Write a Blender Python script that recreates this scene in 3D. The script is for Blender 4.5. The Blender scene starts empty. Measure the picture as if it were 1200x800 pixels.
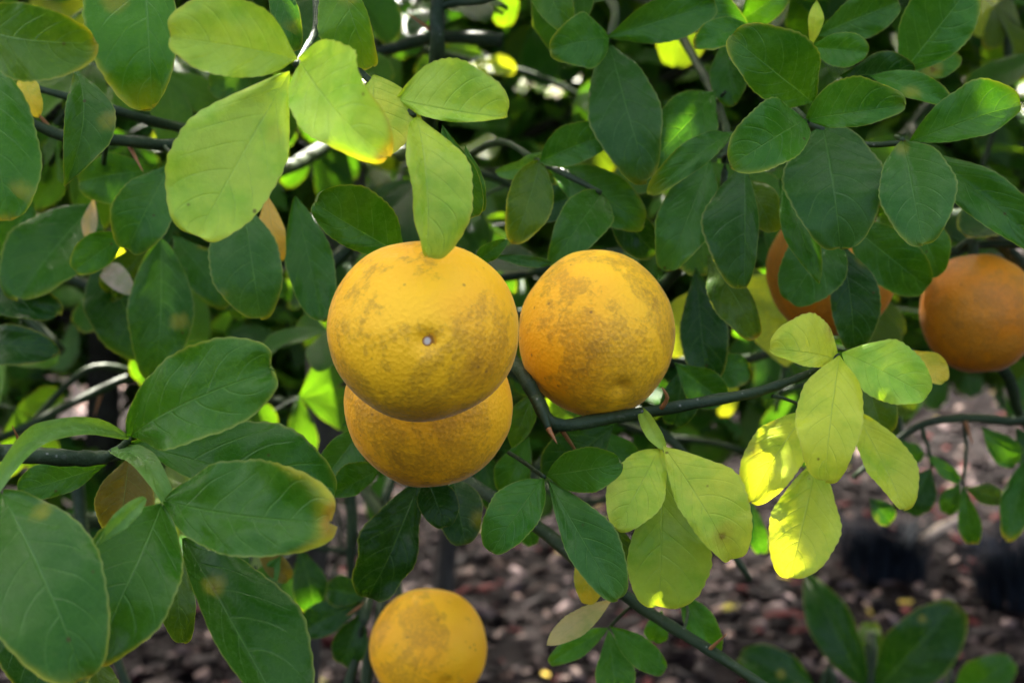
import bpy, math, random
import numpy as np
from mathutils import Vector, Matrix, noise as mnoise
R = math.radians
rng = random.Random(11)
S = bpy.context.scene
COL = S.collection

# ------------------------------------------------------------------ camera, sky, sun, exposure
CAM = Vector((0.0, 0.0, 1.15)); PITCH = R(8.0); F = 1667.0      # F: focal length in pixels of the 1200 px wide photo
cam = bpy.data.objects.new('camera', bpy.data.cameras.new('camera')); COL.objects.link(cam)
cam.location = CAM; cam.rotation_euler = (R(90) - PITCH, 0, 0)
cam.data.sensor_width = 36; cam.data.lens = 36 * F / 1200
cam.data.clip_start = 0.01; cam.data.clip_end = 800
cam.data.dof.use_dof = True; cam.data.dof.focus_distance = 0.352; cam.data.dof.aperture_fstop = 18
cam.data.dof.aperture_blades = 7
S.camera = cam
SUN_EL, SUN_AZ = R(50), R(-14)                                   # azimuth from +Y towards +X
w = bpy.data.worlds.new('World'); S.world = w; w.use_nodes = True
wn = w.node_tree
sky = wn.nodes.new('ShaderNodeTexSky'); sky.sky_type = 'NISHITA'; sky.sun_disc = False
sky.sun_elevation = SUN_EL; sky.sun_rotation = SUN_AZ
sky.air_density = 0.5; sky.dust_density = 9.0; sky.ozone_density = 0.0
wn.links.new(sky.outputs[0], wn.nodes['Background'].inputs[0]); wn.nodes['Background'].inputs[1].default_value = 0.12
sl = bpy.data.lights.new('sun', 'SUN'); sl.energy = 4.4; sl.angle = R(0.5); sl.color = (1.0, 0.94, 0.84)
so = bpy.data.objects.new('sun', sl); COL.objects.link(so)
sd = Vector((math.sin(SUN_AZ) * math.cos(SUN_EL), math.cos(SUN_AZ) * math.cos(SUN_EL), math.sin(SUN_EL)))
so.rotation_euler = (-sd).to_track_quat('-Z', 'Y').to_euler(); so.location = (0, 3, 5)
S.view_settings.view_transform = 'Standard'; S.view_settings.look = 'None'
S.view_settings.exposure = 3.62; S.view_settings.gamma = 1
try:
    S.cycles.use_denoising = True; S.cycles.max_bounces = 8; S.cycles.transparent_max_bounces = 8
except Exception: pass

CR = Matrix.Rotation(R(90) - PITCH, 3, 'X')
def P(px, py, d):                                                # a point of the place, seen at (px, py), d metres in front
    return CAM + CR @ Vector(((px - 600) / F * d, -(py - 400) / F * d, -d))
def proj(p):
    q = CR.transposed() @ (p - CAM)
    return 600 + F * q.x / -q.z, 400 - F * q.y / -q.z, -q.z

# ------------------------------------------------------------------ node helpers
class N:
    def __init__(s, name):
        s.m = bpy.data.materials.new(name); s.m.use_nodes = True; s.t = s.m.node_tree; s.t.nodes.clear()
    def n(s, typ, **kw):
        x = s.t.nodes.new(typ)
        for k, v in kw.items(): setattr(x, k, v)
        return x
    def put(s, sock, v):
        if hasattr(v, 'is_linked') or isinstance(v, bpy.types.NodeSocket): s.t.links.new(v, sock)
        else: sock.default_value = v
    def f(s, op, a, b=0.0, c=0.0, clamp=False):
        x = s.n('ShaderNodeMath', operation=op); x.use_clamp = clamp
        for i, v in enumerate((a, b, c)): s.put(x.inputs[i], v)
        return x.outputs[0]
    def ss(s, v, lo, hi, a=0.0, b=1.0):
        x = s.n('ShaderNodeMapRange', interpolation_type='SMOOTHSTEP')
        for i, q in enumerate((v, lo, hi, a, b)): s.put(x.inputs[i], q)
        return x.outputs[0]
    def mix(s, fac, a, b, mode='MIX'):
        x = s.n('ShaderNodeMix', data_type='RGBA', blend_type=mode)
        s.put(x.inputs[0], fac)
        for i, v in ((6, a), (7, b)):
            s.put(x.inputs[i], v if not isinstance(v, tuple) or len(v) == 4 else (*v, 1))
        return x.outputs[2]
    def noise(s, vec, scale, detail=3, rough=0.5, dist=0.0):
        x = s.n('ShaderNodeTexNoise'); s.put(x.inputs['Vector'], vec)
        x.inputs['Scale'].default_value = scale; x.inputs['Detail'].default_value = detail
        x.inputs['Roughness'].default_value = rough; x.inputs['Distortion'].default_value = dist
        return x.outputs[0]
    def voro(s, vec, scale, feature='F1'):
        x = s.n('ShaderNodeTexVoronoi', feature=feature); s.put(x.inputs['Vector'], vec)
        x.inputs['Scale'].default_value = scale
        return x
    def bump(s, h, strength, dist):
        x = s.n('ShaderNodeBump'); x.inputs['Strength'].default_value = strength; x.inputs['Distance'].default_value = dist
        s.put(x.inputs['Height'], h); return x.outputs[0]
    def bsdf(s, col, rough, nrm=None, spec=0.5, **kw):
        x = s.n('ShaderNodeBsdfPrincipled'); s.put(x.inputs['Base Color'], col); s.put(x.inputs['Roughness'], rough)
        s.put(x.inputs['Specular IOR Level'], spec)
        if nrm is not None: s.put(x.inputs['Normal'], nrm)
        for k, v in kw.items(): s.put(x.inputs[k.replace('_', ' ')], v)
        return x.outputs[0]
    def out(s, sh):
        o = s.n('ShaderNodeOutputMaterial'); s.t.links.new(sh, o.inputs[0]); return s.m
    def objvec(s):
        tc = s.n('ShaderNodeTexCoord').outputs['Object']; oi = s.n('ShaderNodeObjectInfo')
        ad = s.n('ShaderNodeVectorMath', operation='ADD'); sc = s.n('ShaderNodeVectorMath', operation='SCALE')
        cx = s.n('ShaderNodeCombineXYZ')
        for i in range(3): s.put(cx.inputs[i], oi.outputs['Random'])
        s.put(sc.inputs[0], cx.outputs[0]); sc.inputs['Scale'].default_value = 7.31
        s.put(ad.inputs[0], tc); s.put(ad.inputs[1], sc.outputs[0])
        return ad.outputs[0], oi, tc

def leaf_material(name, attr=False, rough=0.27, trans=0.36):
    k = N(name); vec, oi, tc = k.objvec()
    if attr:
        at = k.n('ShaderNodeAttribute', attribute_name='tint'); base, yel = at.outputs['Color'], 0.15
    else:
        base, yel = oi.outputs['Color'], oi.outputs['Alpha']
    uv = k.n('ShaderNodeUVMap'); sp = k.n('ShaderNodeSeparateXYZ'); k.put(sp.inputs[0], uv.outputs[0])
    u, v = sp.outputs[0], sp.outputs[1]
    du = k.f('SUBTRACT', u, 0.5); a = k.f('MULTIPLY', k.f('ABSOLUTE', du), 2.0); sg = k.f('SIGN', du)
    n1 = k.noise(vec, 70, 4, 0.6); n2 = k.noise(vec, 300, 3, 0.6); n3 = k.noise(vec, 28, 2)
    # veins: a pale midrib, laterals sweeping forward, a fine net between them
    mw = k.f('MULTIPLY_ADD', v, -0.035, 0.055)
    mid = k.ss(a, 0.0, mw, 1.0, 0.0)
    ph = k.f('MULTIPLY', v, 6.6)
    ph = k.f('SUBTRACT', ph, k.f('MULTIPLY', k.f('POWER', a, 1.3), 1.75))
    ph = k.f('ADD', ph, k.f('MULTIPLY', sg, 0.21)); ph = k.f('ADD', ph, k.f('MULTIPLY', n3, 1.1))
    fr = k.f('ABSOLUTE', k.f('SUBTRACT', k.f('FRACT', ph), 0.5))
    lat = k.ss(fr, 0.0, 0.07, 1.0, 0.0); lat = k.f('MULTIPLY', lat, k.ss(a, 0.55, 0.97, 0.75, 0.0))
    net = k.voro(vec, 620, 'DISTANCE_TO_EDGE').outputs['Distance']; netl = k.ss(net, 0.0, 0.10, 1.0, 0.0)
    vein = k.f('MAXIMUM', mid, k.f('MULTIPLY', lat, k.ss(n1, 0.3, 0.7, 0.4, 0.9)))
    edge = k.f('MAXIMUM', k.ss(a, 0.93, 1.0), k.ss(v, 0.985, 1.0))
    # colour
    col = k.mix(k.ss(n3, 0.35, 0.7), base, k.mix(1.0, base, (1.25, 1.18, 0.9), 'MULTIPLY'))
    col = k.mix(k.ss(n1, 0.42, 0.68, 0, 0.8), col, k.mix(1.0, base, (0.60, 0.84, 0.5), 'MULTIPLY'))
    col = k.mix(k.ss(n2, 0.4, 0.8, 0, 0.3), col, k.mix(1.0, base, (1.35, 1.25, 1.0), 'MULTIPLY'))
    yz = k.f('ADD', k.f('MULTIPLY', k.f('POWER', v, 4.0), 0.62), k.f('MULTIPLY', k.f('POWER', a, 6.0), 0.48))
    yz = k.f('ADD', yz, k.f('MULTIPLY', k.f('SUBTRACT', n3, 0.5), 1.0))
    yz = k.f('ADD', yz, k.f('MULTIPLY', k.f('SUBTRACT', n1, 0.5), 0.5))
    yfac = k.f('MULTIPLY', k.ss(yz, 0.42, 0.95), yel, clamp=True)
    col = k.mix(yfac, col, (0.36, 0.35, 0.020))
    tipb = k.f('MULTIPLY', k.ss(k.f('ADD', v, k.f('MULTIPLY', n1, 0.12)), 1.0, 1.09), k.ss(yel, 0.55, 0.9))
    col = k.mix(k.f('MULTIPLY', tipb, 0.8), col, (0.33, 0.15, 0.02))
    pale = k.mix(0.65, k.mix(1.0, base, (1.5, 1.5, 1.5), 'MULTIPLY'), (0.15, 0.29, 0.09))
    col = k.mix(k.f('MULTIPLY', vein, 0.42), col, pale)
    col = k.mix(k.f('MULTIPLY', netl, 0.07), col, pale)
    col = k.mix(k.f('MULTIPLY', edge, 0.6), col, k.mix(0.55, col, (0.34, 0.38, 0.09)))
    sv = k.voro(vec, 240)
    sc_ = k.n('ShaderNodeSeparateColor'); k.put(sc_.inputs[0], sv.outputs['Color'])
    spk = k.f('MULTIPLY', k.ss(sv.outputs['Distance'], 0.05, 0.16, 1.0, 0.0), k.f('GREATER_THAN', sc_.outputs[0], k.f('MULTIPLY_ADD', yel, -0.10, 0.975)))
    col = k.mix(k.f('MULTIPLY', spk, 0.75), col, (0.06, 0.035, 0.01))
    bv = k.voro(vec, 75); bs = k.n('ShaderNodeSeparateColor'); k.put(bs.inputs[0], bv.outputs['Color'])
    bd = k.f('ADD', bv.outputs['Distance'], k.f('MULTIPLY', k.f('SUBTRACT', n2, .5), .22)); pick = k.f('GREATER_THAN', bs.outputs[1], 0.90)
    col = k.mix(k.f('MULTIPLY', k.f('MULTIPLY', k.ss(bd, .12, .34, 1, 0), pick), 0.45), col, (0.30, 0.27, 0.03))
    col = k.mix(k.f('MULTIPLY', k.f('MULTIPLY', k.ss(bd, .04, .12, 1, 0), pick), 0.7), col, (0.12, 0.06, 0.015))
    geo = k.n('ShaderNodeNewGeometry')
    under = k.mix(0.35, col, (0.14, 0.20, 0.10))
    colb = k.mix(geo.outputs['Backfacing'], col, under)
    h = k.f('ADD', k.f('MULTIPLY', vein, -1.0), k.f('MULTIPLY', netl, -0.10))
    h = k.f('ADD', h, k.f('MULTIPLY', k.f('ABSOLUTE', k.f('SUBTRACT', fr, 0.25)), -0.45)); h = k.f('ADD', h, k.f('MULTIPLY', n1, 1.6))
    nrm = k.bump(h, 0.5, 0.0004)
    rg = k.f('ADD', k.f('MULTIPLY', n2, 0.16), rough - 0.08)
    rg = k.f('ADD', rg, k.f('MULTIPLY', geo.outputs['Backfacing'], 0.2))
    b = k.bsdf(colb, rg, nrm, 0.16)
    tr = k.n('ShaderNodeBsdfTranslucent'); k.put(tr.inputs['Color'], k.mix(1.0, col, (2.1, 1.75, 0.35), 'MULTIPLY')); k.put(tr.inputs['Normal'], nrm)
    ms = k.n('ShaderNodeMixShader'); ms.inputs[0].default_value = trans
    k.t.links.new(b, ms.inputs[1]); k.t.links.new(tr.outputs[0], ms.inputs[2])
    return k.out(ms.outputs[0])

def orange_material():
    k = N('citrus_peel'); vec, oi, tc = k.objvec()
    base = oi.outputs['Color']
    n1 = k.noise(vec, 55, 4, 0.6, 0.6); n2 = k.noise(vec, 180, 5, 0.7); n3 = k.noise(vec, 900, 3, 0.6); n4 = k.noise(vec, 30, 2)
    sp = k.n('ShaderNodeSeparateXYZ'); k.put(sp.inputs[0], tc)
    side = k.f('MULTIPLY', sp.outputs[2], -5.2)                    # one side of each fruit has more sooty mould
    col = k.mix(k.ss(n4, 0.35, 0.65), base, k.mix(1.0, base, (0.97, 0.84, 0.6), 'MULTIPLY'))
    s = k.f('ADD', k.f('ADD', n1, k.f('MULTIPLY', k.f('SUBTRACT', n2, 0.5), 0.55)), side)
    soot = k.f('MAXIMUM', k.f('MULTIPLY', k.ss(s, 0.48, 0.58), 0.66), k.ss(s, 0.58, 0.78))
    fine = k.ss(k.f('ADD', n3, k.f('MULTIPLY', n2, 0.6)), 0.6, 0.95, 0.3, 1.0)
    col = k.mix(k.f('MULTIPLY', k.f('MULTIPLY', soot, fine), 0.66), col, (0.22, 0.11, 0.014))
    crk = k.ss(k.voro(vec, 520, 'DISTANCE_TO_EDGE').outputs['Distance'], 0.02, 0.12, 1.0, 0.0)
    col = k.mix(k.f('MULTIPLY', k.f('MULTIPLY', crk, k.ss(n1, 0.48, 0.62)), 0.14), col, (0.33, 0.15, 0.012))
    v = k.voro(vec, 330); sc_ = k.n('ShaderNodeSeparateColor'); k.put(sc_.inputs[0], v.outputs['Color'])
    dots = k.f('MULTIPLY', k.ss(v.outputs['Distance'], 0.08, 0.22, 1.0, 0.0), k.f('GREATER_THAN', sc_.outputs[0], 0.90))
    col = k.mix(k.f('MULTIPLY', dots, 0.6), col, (0.12, 0.06, 0.015))
    pores = k.voro(vec, 900).outputs['Distance']
    h = k.f('ADD', k.f('MULTIPLY', pores, 0.7), k.f('MULTIPLY', n2, 1.4))
    h = k.f('ADD', h, k.f('MULTIPLY', n3, 0.5))
    nrm = k.bump(h, 0.5, 0.0004)
    rg = k.f('MULTIPLY_ADD', n2, 0.2, 0.46)
    return k.out(k.bsdf(col, rg, nrm, 0.3, Sheen_Weight=0.2, Sheen_Roughness=0.22, Sheen_Tint=(1, .92, .75, 1)))

def bark_material(name, c1, c2, scale=300, rough=0.55):
    k = N(name); vec, oi, tc = k.objvec()
    n1 = k.noise(vec, scale, 4, 0.65); n2 = k.noise(vec, scale * 0.2, 2)
    col = k.mix(k.ss(n2, 0.3, 0.7), c1, c2)
    col = k.mix(k.ss(n1, 0.55, 0.75, 0, 0.35), col, (0.12, 0.12, 0.09))
    v = k.voro(vec, scale * 1.1); dots = k.ss(v.outputs['Distance'], 0.05, 0.15, 1, 0)
    col = k.mix(k.f('MULTIPLY', dots, 0.5), col, (0.25, 0.25, 0.2))
    return k.out(k.bsdf(col, rough, k.bump(n1, 0.6, 0.0012), 0.18))

def plain(name, c1, c2, scale, rough=0.8, bump=0.5, dist=0.002, spec=0.3):
    k = N(name); vec, oi, tc = k.objvec()
    n1 = k.noise(vec, scale, 5, 0.65); n2 = k.noise(vec, scale * 0.15, 3)
    col = k.mix(k.ss(n1, 0.3, 0.7), c1, c2); col = k.mix(k.ss(n2, 0.35, 0.7, 0, .5), col, k.mix(1.0, col, (0.55, 0.55, 0.6), 'MULTIPLY'))
    return k.out(k.bsdf(col, rough, k.bump(n1, bump, dist), spec))

def tinted(name, rough=0.75):
    k = N(name); at = k.n('ShaderNodeAttribute', attribute_name='tint'); tc = k.n('ShaderNodeTexCoord').outputs['Object']
    n1 = k.noise(tc, 160, 3, .6)
    col = k.mix(k.ss(n1, .3, .7), at.outputs['Color'], k.mix(1.0, at.outputs['Color'], (.6, .58, .55), 'MULTIPLY'))
    return k.out(k.bsdf(col, rough, k.bump(n1, .4, .002), .04))

M_LEAF = leaf_material('citrus_leaf'); M_FOL = leaf_material('distant_leaf', attr=True, rough=0.35)
M_ORANGE = orange_material()
M_STEM = bark_material('green_twig', (0.015, 0.030, 0.012), (0.028, 0.048, 0.016))
M_BARK = bark_material('grey_bark', (0.030, 0.027, 0.022), (0.055, 0.05, 0.04), 120, 0.8)
M_THORN = plain('thorn_tip', (0.30, 0.13, 0.04), (0.22, 0.09, 0.03), 900, 0.5, .2, .0002)
def scar_material():
    k = N('navel_scar'); vec, oi, tc = k.objvec()
    ln = k.n('ShaderNodeVectorMath', operation='LENGTH'); k.put(ln.inputs[0], tc); n1 = k.noise(vec, 900, 3, .6)
    r_ = k.f('ADD', ln.outputs['Value'], k.f('MULTIPLY', k.f('SUBTRACT', n1, .5), .0008))
    col = k.mix(k.ss(r_, .0005, .0010), (.55, .48, .36), (.30, .13, .02)); col = k.mix(k.ss(r_, .0013, .0020), col, (.66, .32, .010))
    return k.out(k.bsdf(col, .7, k.bump(n1, .4, .0003), .1))
M_SCAR = scar_material()
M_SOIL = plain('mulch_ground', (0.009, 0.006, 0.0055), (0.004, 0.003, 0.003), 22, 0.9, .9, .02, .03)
M_CHIP = tinted('wood_chips'); M_TUFT = tinted('tuft_blades', .5)
M_STICK = plain('dry_stick', (0.34, 0.27, 0.20), (0.22, 0.16, 0.11), 120)

# ------------------------------------------------------------------ scene helpers
WM = {}
def link(name, data, world, parent=None, mat=None, color=None):
    o = bpy.data.objects.new(name, data); COL.objects.link(o)
    WM[o] = world
    if parent is not None:
        o.parent = parent; o.matrix_basis = WM[parent].inverted() @ world
    else: o.matrix_basis = world
    if mat is not None and data is not None and not data.materials: data.materials.append(mat)
    if color is not None: o.color = color
    return o
def tag(o, label=None, cat=None, group=None, kind=None):
    for k_, v_ in (('label', label), ('category', cat), ('group', group), ('kind', kind)):
        if v_: o[k_] = v_
    return o
T = Matrix.Translation
def smooth(me):
    me.polygons.foreach_set('use_smooth', [True] * len(me.polygons)); me.update()
def tube_mesh(name, pts, rads, sides=8, steps=5, wob=0.08, seed=0):
    n = len(pts); path, rr = [], []
    for i in range(n - 1):
        p0, p1, p2, p3 = pts[max(i - 1, 0)], pts[i], pts[i + 1], pts[min(i + 2, n - 1)]
        for s in range(steps):
            t = s / steps
            path.append(0.5 * ((2 * p1) + (p2 - p0) * t + (2 * p0 - 5 * p1 + 4 * p2 - p3) * t * t + (3 * p1 - p0 - 3 * p2 + p3) * t ** 3))
            rr.append(rads[i] * (1 - t) + rads[i + 1] * t)
    path.append(pts[-1]); rr.append(rads[-1])
    vs, fs = [], []
    up = Vector((0.13, 0.31, 0.94)); m = len(path)
    for i, (p, r) in enumerate(zip(path, rr)):
        d = (path[min(i + 1, m - 1)] - path[max(i - 1, 0)]).normalized()
        x = d.cross(up)
        if x.length < 1e-3: x = d.cross(Vector((1, 0, 0)))
        x.normalize(); y = d.cross(x)
        for j in range(sides):
            an = 2 * math.pi * j / sides
            q = r * (1 + wob * math.sin(3 * an + i * .7 + seed) + wob * math.sin(i * 1.9 + seed))
            vs.append(p + x * math.cos(an) * q + y * math.sin(an) * q)
    for i in range(m - 1):
        for j in range(sides):
            a, b = i * sides + j, i * sides + (j + 1) % sides
            fs.append((a, b, b + sides, a + sides))
    fs.append(tuple(range(sides))[::-1]); fs.append(tuple((m - 1) * sides + j for j in range(sides)))
    me = bpy.data.meshes.new(name); me.from_pydata(vs, [], fs); smooth(me); return me
def tube(name, pts, rads, parent, mat, **kw):
    o0 = pts[0]
    return link(name, tube_mesh(name, [p - o0 for p in pts], rads, **kw), T(o0), parent, mat)

def leaf_mesh(L, wl, wr, fl=14, fr=14, bend=0.06, sweep=0.0, p=1.25, q1=0.88, q2=0.45, notch=0.03, teeth=True, wav=1.0, twist=0.0,
              seed=0, nu=10, nv=92, curl=0.0):
    """One leaflet from (0,0,0) along +Y; +Z is the upper face. wl/wr: half widths, fl/fr: degrees each half is raised."""
    vs, uvs, fs = [], [], []
    half = nu // 2; ph = seed * 1.37
    for i in range(nv + 1):
        t = i / nv; t = t * (1 - 0.25) + 0.25 * math.sin(t * math.pi / 2)
        t = min(max(t, 0.004), 1 - 1e-4)
        w = max(math.sin(math.pi * t ** p), 0) ** (q1 * (1 - t) + q2 * t)
        w *= 1 + 0.03 * math.sin(t * 9 + ph) + 0.02 * math.sin(t * 17 + ph * 2)
        cx = sweep * L * 4 * t * (1 - t); cz = bend * L * 4 * t * (1 - t) - curl * L * max(t - .6, 0) ** 2 * 4
        tw = R(twist) * (t - .3)
        for j in range(nu + 1):
            a = (j - half) / half
            W, fo = (wr, fr) if a > 0 else (wl, fl)
            x = a * W * w; aa = abs(a)
            y = L * t
            if teeth and aa > 0.99:
                sc = 0.5 + 0.5 * math.cos(2 * math.pi * (t * 14 + ph + (0.3 if a > 0 else 0)))
                x *= 1 - 0.022 * sc * min(1, t * 3)
            y -= notch * L * math.exp(-(x / (0.075 * L)) ** 2) * max(0, (t - .75) / .25) ** 1.5
            y += 0.05 * L * aa * aa * math.sin(math.pi * t)
            fo = R(fo)
            z = abs(x) * math.sin(fo) * (1.0 - 0.25 * aa); x2 = x * (math.cos(fo))
            wv = mnoise.noise((t * 3.2 + ph, a * 1.3 + ph, seed * .61)) * 0.055 * L * wav * aa ** 1.5
            wv += mnoise.noise((t * 8 + ph, a * 2.3, seed * 1.61)) * 0.016 * L * wav * aa
            z += wv
            f7 = abs(((t * 7.5 - aa ** 1.3 * 1.75) % 1) - .5)
            z += (f7 - .25) * 0.007 * L * math.sin(math.pi * min(aa * 1.2, 1)) * math.sin(math.pi * t)
            x3 = x2 * math.cos(tw) - z * math.sin(tw); z = x2 * math.sin(tw) + z * math.cos(tw)
            vs.append((x3 + cx, y, z + cz)); uvs.append((0.5 + a / 2, t))
    k = nu + 1
    for i in range(nv):
        for j in range(nu):
            b = i * k + j; fs.append((b, b + 1, b + 1 + k, b + k))
    me = bpy.data.meshes.new('leaflet'); me.from_pydata(vs, [], fs)
    uv = me.uv_layers.new(name='UVMap'); li = np.empty(len(me.loops), dtype=np.int32); me.loops.foreach_get('vertex_index', li)
    uv.data.foreach_set('uv', np.array(uvs, dtype=np.float32)[li].ravel())
    smooth(me); return me

def frame(o, y, n):
    y = y.normalized(); n = (n - y * n.dot(y)).normalized(); x = y.cross(n)
    return Matrix(((x.x, y.x, n.x, o.x), (x.y, y.y, n.y, o.y), (x.z, y.z, n.z, o.z), (0, 0, 0, 1)))

# albedo palette
C = dict(dg=(0.015, 0.060, 0.007), mg=(0.034, 0.120, 0.010), lg=(0.085, 0.20, 0.014), lime=(0.31, 0.49, 0.06), yg=(0.38, 0.47, 0.045),
         yel=(0.48, 0.40, 0.04), ol=(0.055, 0.112, 0.008), bl=(0.027, 0.090, 0.013), tan=(0.42, 0.36, 0.15), och=(0.45, 0.30, 0.06),
         pg=(0.11, 0.24, 0.045), bg=(0.042, 0.145, 0.009), br=(0.10, 0.085, 0.010), dead=(0.38, 0.31, 0.23))

# ------------------------------------------------------------------ the ground, mulch, tufts
def grid_sheet(name, size, mat):
    n = 48; ax = np.concatenate([-np.geomspace(size, 1, n // 2), [0], np.geomspace(1, size, n // 2)])
    vs = [(x, y + 6, 0.012 * mnoise.noise((x * .9, y * .9, 0)) if abs(x) < 15 and abs(y) < 15 else 0) for y in ax for x in ax]
    k = len(ax); fs = [(j * k + i, j * k + i + 1, j * k + i + 1 + k, j * k + i + k) for j in range(k - 1) for i in range(k - 1)]
    me = bpy.data.meshes.new(name); me.from_pydata(vs, [], fs); smooth(me)
    return link(name, me, Matrix(), None, mat)
tag(grid_sheet('ground', 300, M_SOIL), kind='structure')

def pieces(name, items, mat, shape, parent=None, world=None):
    """items: (matrix, colour); every piece gets a copy of one of the shapes; ONE mesh."""
    V, Fc, CC = [], [], []; off = 0
    for k_, (m, c) in enumerate(items):
        sv, sf = shape[k_ % len(shape)][:2]
        A = np.array(m)[:3, :3]; t = np.array(m)[:3, 3]
        V.append(sv @ A.T + t); Fc.append(sf + off); CC.append(np.tile(np.array([*c, 1.0], dtype=np.float32), (len(sv), 1))); off += len(sv)
    V = np.concatenate(V).astype(np.float32); Fc = np.concatenate(Fc).astype(np.int32); CC = np.concatenate(CC)
    me = bpy.data.meshes.new(name); nf, kf = Fc.shape
    me.vertices.add(len(V)); me.vertices.foreach_set('co', V.ravel())
    me.loops.add(nf * kf); me.loops.foreach_set('vertex_index', Fc.ravel())
    me.polygons.add(nf); me.polygons.foreach_set('loop_start', np.arange(0, nf * kf, kf, dtype=np.int32))
    at = me.attributes.new('tint', 'FLOAT_COLOR', 'POINT'); at.data.foreach_set('color', CC.ravel())
    uvs = [s_[2] if len(s_) > 2 else None for s_ in shape]
    if uvs[0] is not None:
        U = np.concatenate([shape[k_ % len(shape)][2] for k_ in range(len(items))]).astype(np.float32)
        uv = me.uv_layers.new(name='UVMap'); uv.data.foreach_set('uv', U[Fc.ravel()].ravel())
    me.update(calc_edges=True); me.validate()
    return link(name, me, world or Matrix(), parent, mat)

def chip_shape(seed):
    r = random.Random(seed); n = 6; vs = []
    for z in (0, 1):
        for j in range(n):
            a_ = 2 * math.pi * j / n + r.uniform(-.3, .3); q = r.uniform(.6, 1.1) * (1 if z == 0 else .85)
            vs.append((math.cos(a_) * q, math.sin(a_) * q, z * .35 + r.uniform(-.1, .1) + 0.25 * math.cos(a_) * r.random()))
    fs = [(j, (j + 1) % n, n + (j + 1) % n, n + j) for j in range(n)] + [(n, n + 1, n + 2, n + 3), (n, n + 3, n + 4, n + 5)]
    return np.array(vs), np.array(fs)
chips = [chip_shape(i) for i in range(9)]
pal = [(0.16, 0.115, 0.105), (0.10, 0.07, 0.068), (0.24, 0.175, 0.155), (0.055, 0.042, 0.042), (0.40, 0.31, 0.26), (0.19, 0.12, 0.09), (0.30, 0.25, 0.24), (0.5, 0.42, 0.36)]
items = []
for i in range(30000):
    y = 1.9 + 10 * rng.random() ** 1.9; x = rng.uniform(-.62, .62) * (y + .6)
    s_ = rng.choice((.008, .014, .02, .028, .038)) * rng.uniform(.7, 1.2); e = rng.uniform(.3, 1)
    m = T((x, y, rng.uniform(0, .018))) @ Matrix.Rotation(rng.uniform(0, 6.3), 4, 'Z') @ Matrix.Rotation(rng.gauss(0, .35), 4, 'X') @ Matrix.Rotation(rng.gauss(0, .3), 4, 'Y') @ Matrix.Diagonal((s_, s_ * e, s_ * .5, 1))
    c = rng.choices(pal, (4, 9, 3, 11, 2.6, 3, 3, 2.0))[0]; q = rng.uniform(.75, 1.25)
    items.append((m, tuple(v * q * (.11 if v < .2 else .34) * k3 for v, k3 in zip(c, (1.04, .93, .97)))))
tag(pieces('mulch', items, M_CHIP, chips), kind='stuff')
items = []
for i in range(260):
    y = 2.2 + 8 * rng.random() ** 1.6; x = rng.uniform(-.6, .6) * (y + .4); s_ = rng.uniform(.014, .026)
    m = T((x, y, .03)) @ Matrix.Rotation(rng.uniform(0, 6.3), 4, 'Z') @ Matrix.Rotation(rng.gauss(0, .35), 4, 'X') @ Matrix.Diagonal((s_, s_ * .55, s_ * .12, 1))
    items.append((m, rng.choice(((0.42, 0.36, 0.05), (0.34, 0.25, 0.04), (0.40, 0.36, 0.12), (0.16, 0.2, 0.03)))))
tag(pieces('fallen_leaves', items, M_CHIP, chips), kind='stuff')

def on_ground(px, py):
    d = (P(px, py, 1) - CAM); return CAM + d * (-CAM.z / d.z)
blade = (np.array([(-.5, 0, 0), (.5, 0, 0), (.42, .12, .45), (-.42, .12, .45), (.22, .42, .85), (-.22, .42, .85), (.02, .8, 1.0), (-.02, .8, 1.0)]),
         np.array([(0, 1, 2, 3), (3, 2, 4, 5), (5, 4, 6, 7)]))
def tuft(px, py, rad, hh, label):
    c = on_ground(px, py); root = link('grass_tuft', None, T(c))
    tag(root, label, 'grass tuft', 'dark grass tufts on the mulch')
    it = []
    for i in range(420):
        an = rng.uniform(0, 6.283); r_ = rad * .55 * math.sqrt(rng.random()); h_ = hh * rng.uniform(.6, 1.1)
        m = T((math.cos(an) * r_, math.sin(an) * r_, 0)) @ Matrix.Rotation(an - 1.57 + rng.gauss(0, .5), 4, 'Z') @ Matrix.Diagonal((.006, h_ * rng.uniform(.3, .9), h_, 1))
        q = rng.uniform(.6, 1.5); it.append((m, (0.016 * q, 0.021 * q, 0.028 * q)))
    tag(pieces('blades', it, M_TUFT, [blade], root, T(c)), kind='stuff')
tuft(1035, 672, .20, .15, 'dark blue grey grass tuft on the mulch beside a pale stick')
tuft(1195, 705, .20, .17, 'dark blue grey grass tuft at the right edge of the mulch')
a_, b_ = on_ground(1050, 652) + Vector((0, -.25, .12)), on_ground(1098, 630) + Vector((0, -.25, .13))
st = tube('stick', [a_, a_.lerp(b_, .5) + Vector((0, 0, .006)), b_], [.011, .012, .009], None, M_STICK)
tag(st, 'pale dry stick lying across the dark grass tuft', 'stick')

# ------------------------------------------------------------------ the citrus tree
root_at = P(300, 900, 1.05); root_at.z = 0
TREE = link('citrus_tree', None, T(root_at))
tag(TREE, 'thorny green citrus tree whose branches and three-part leaves fill the foreground', 'tree')

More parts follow.
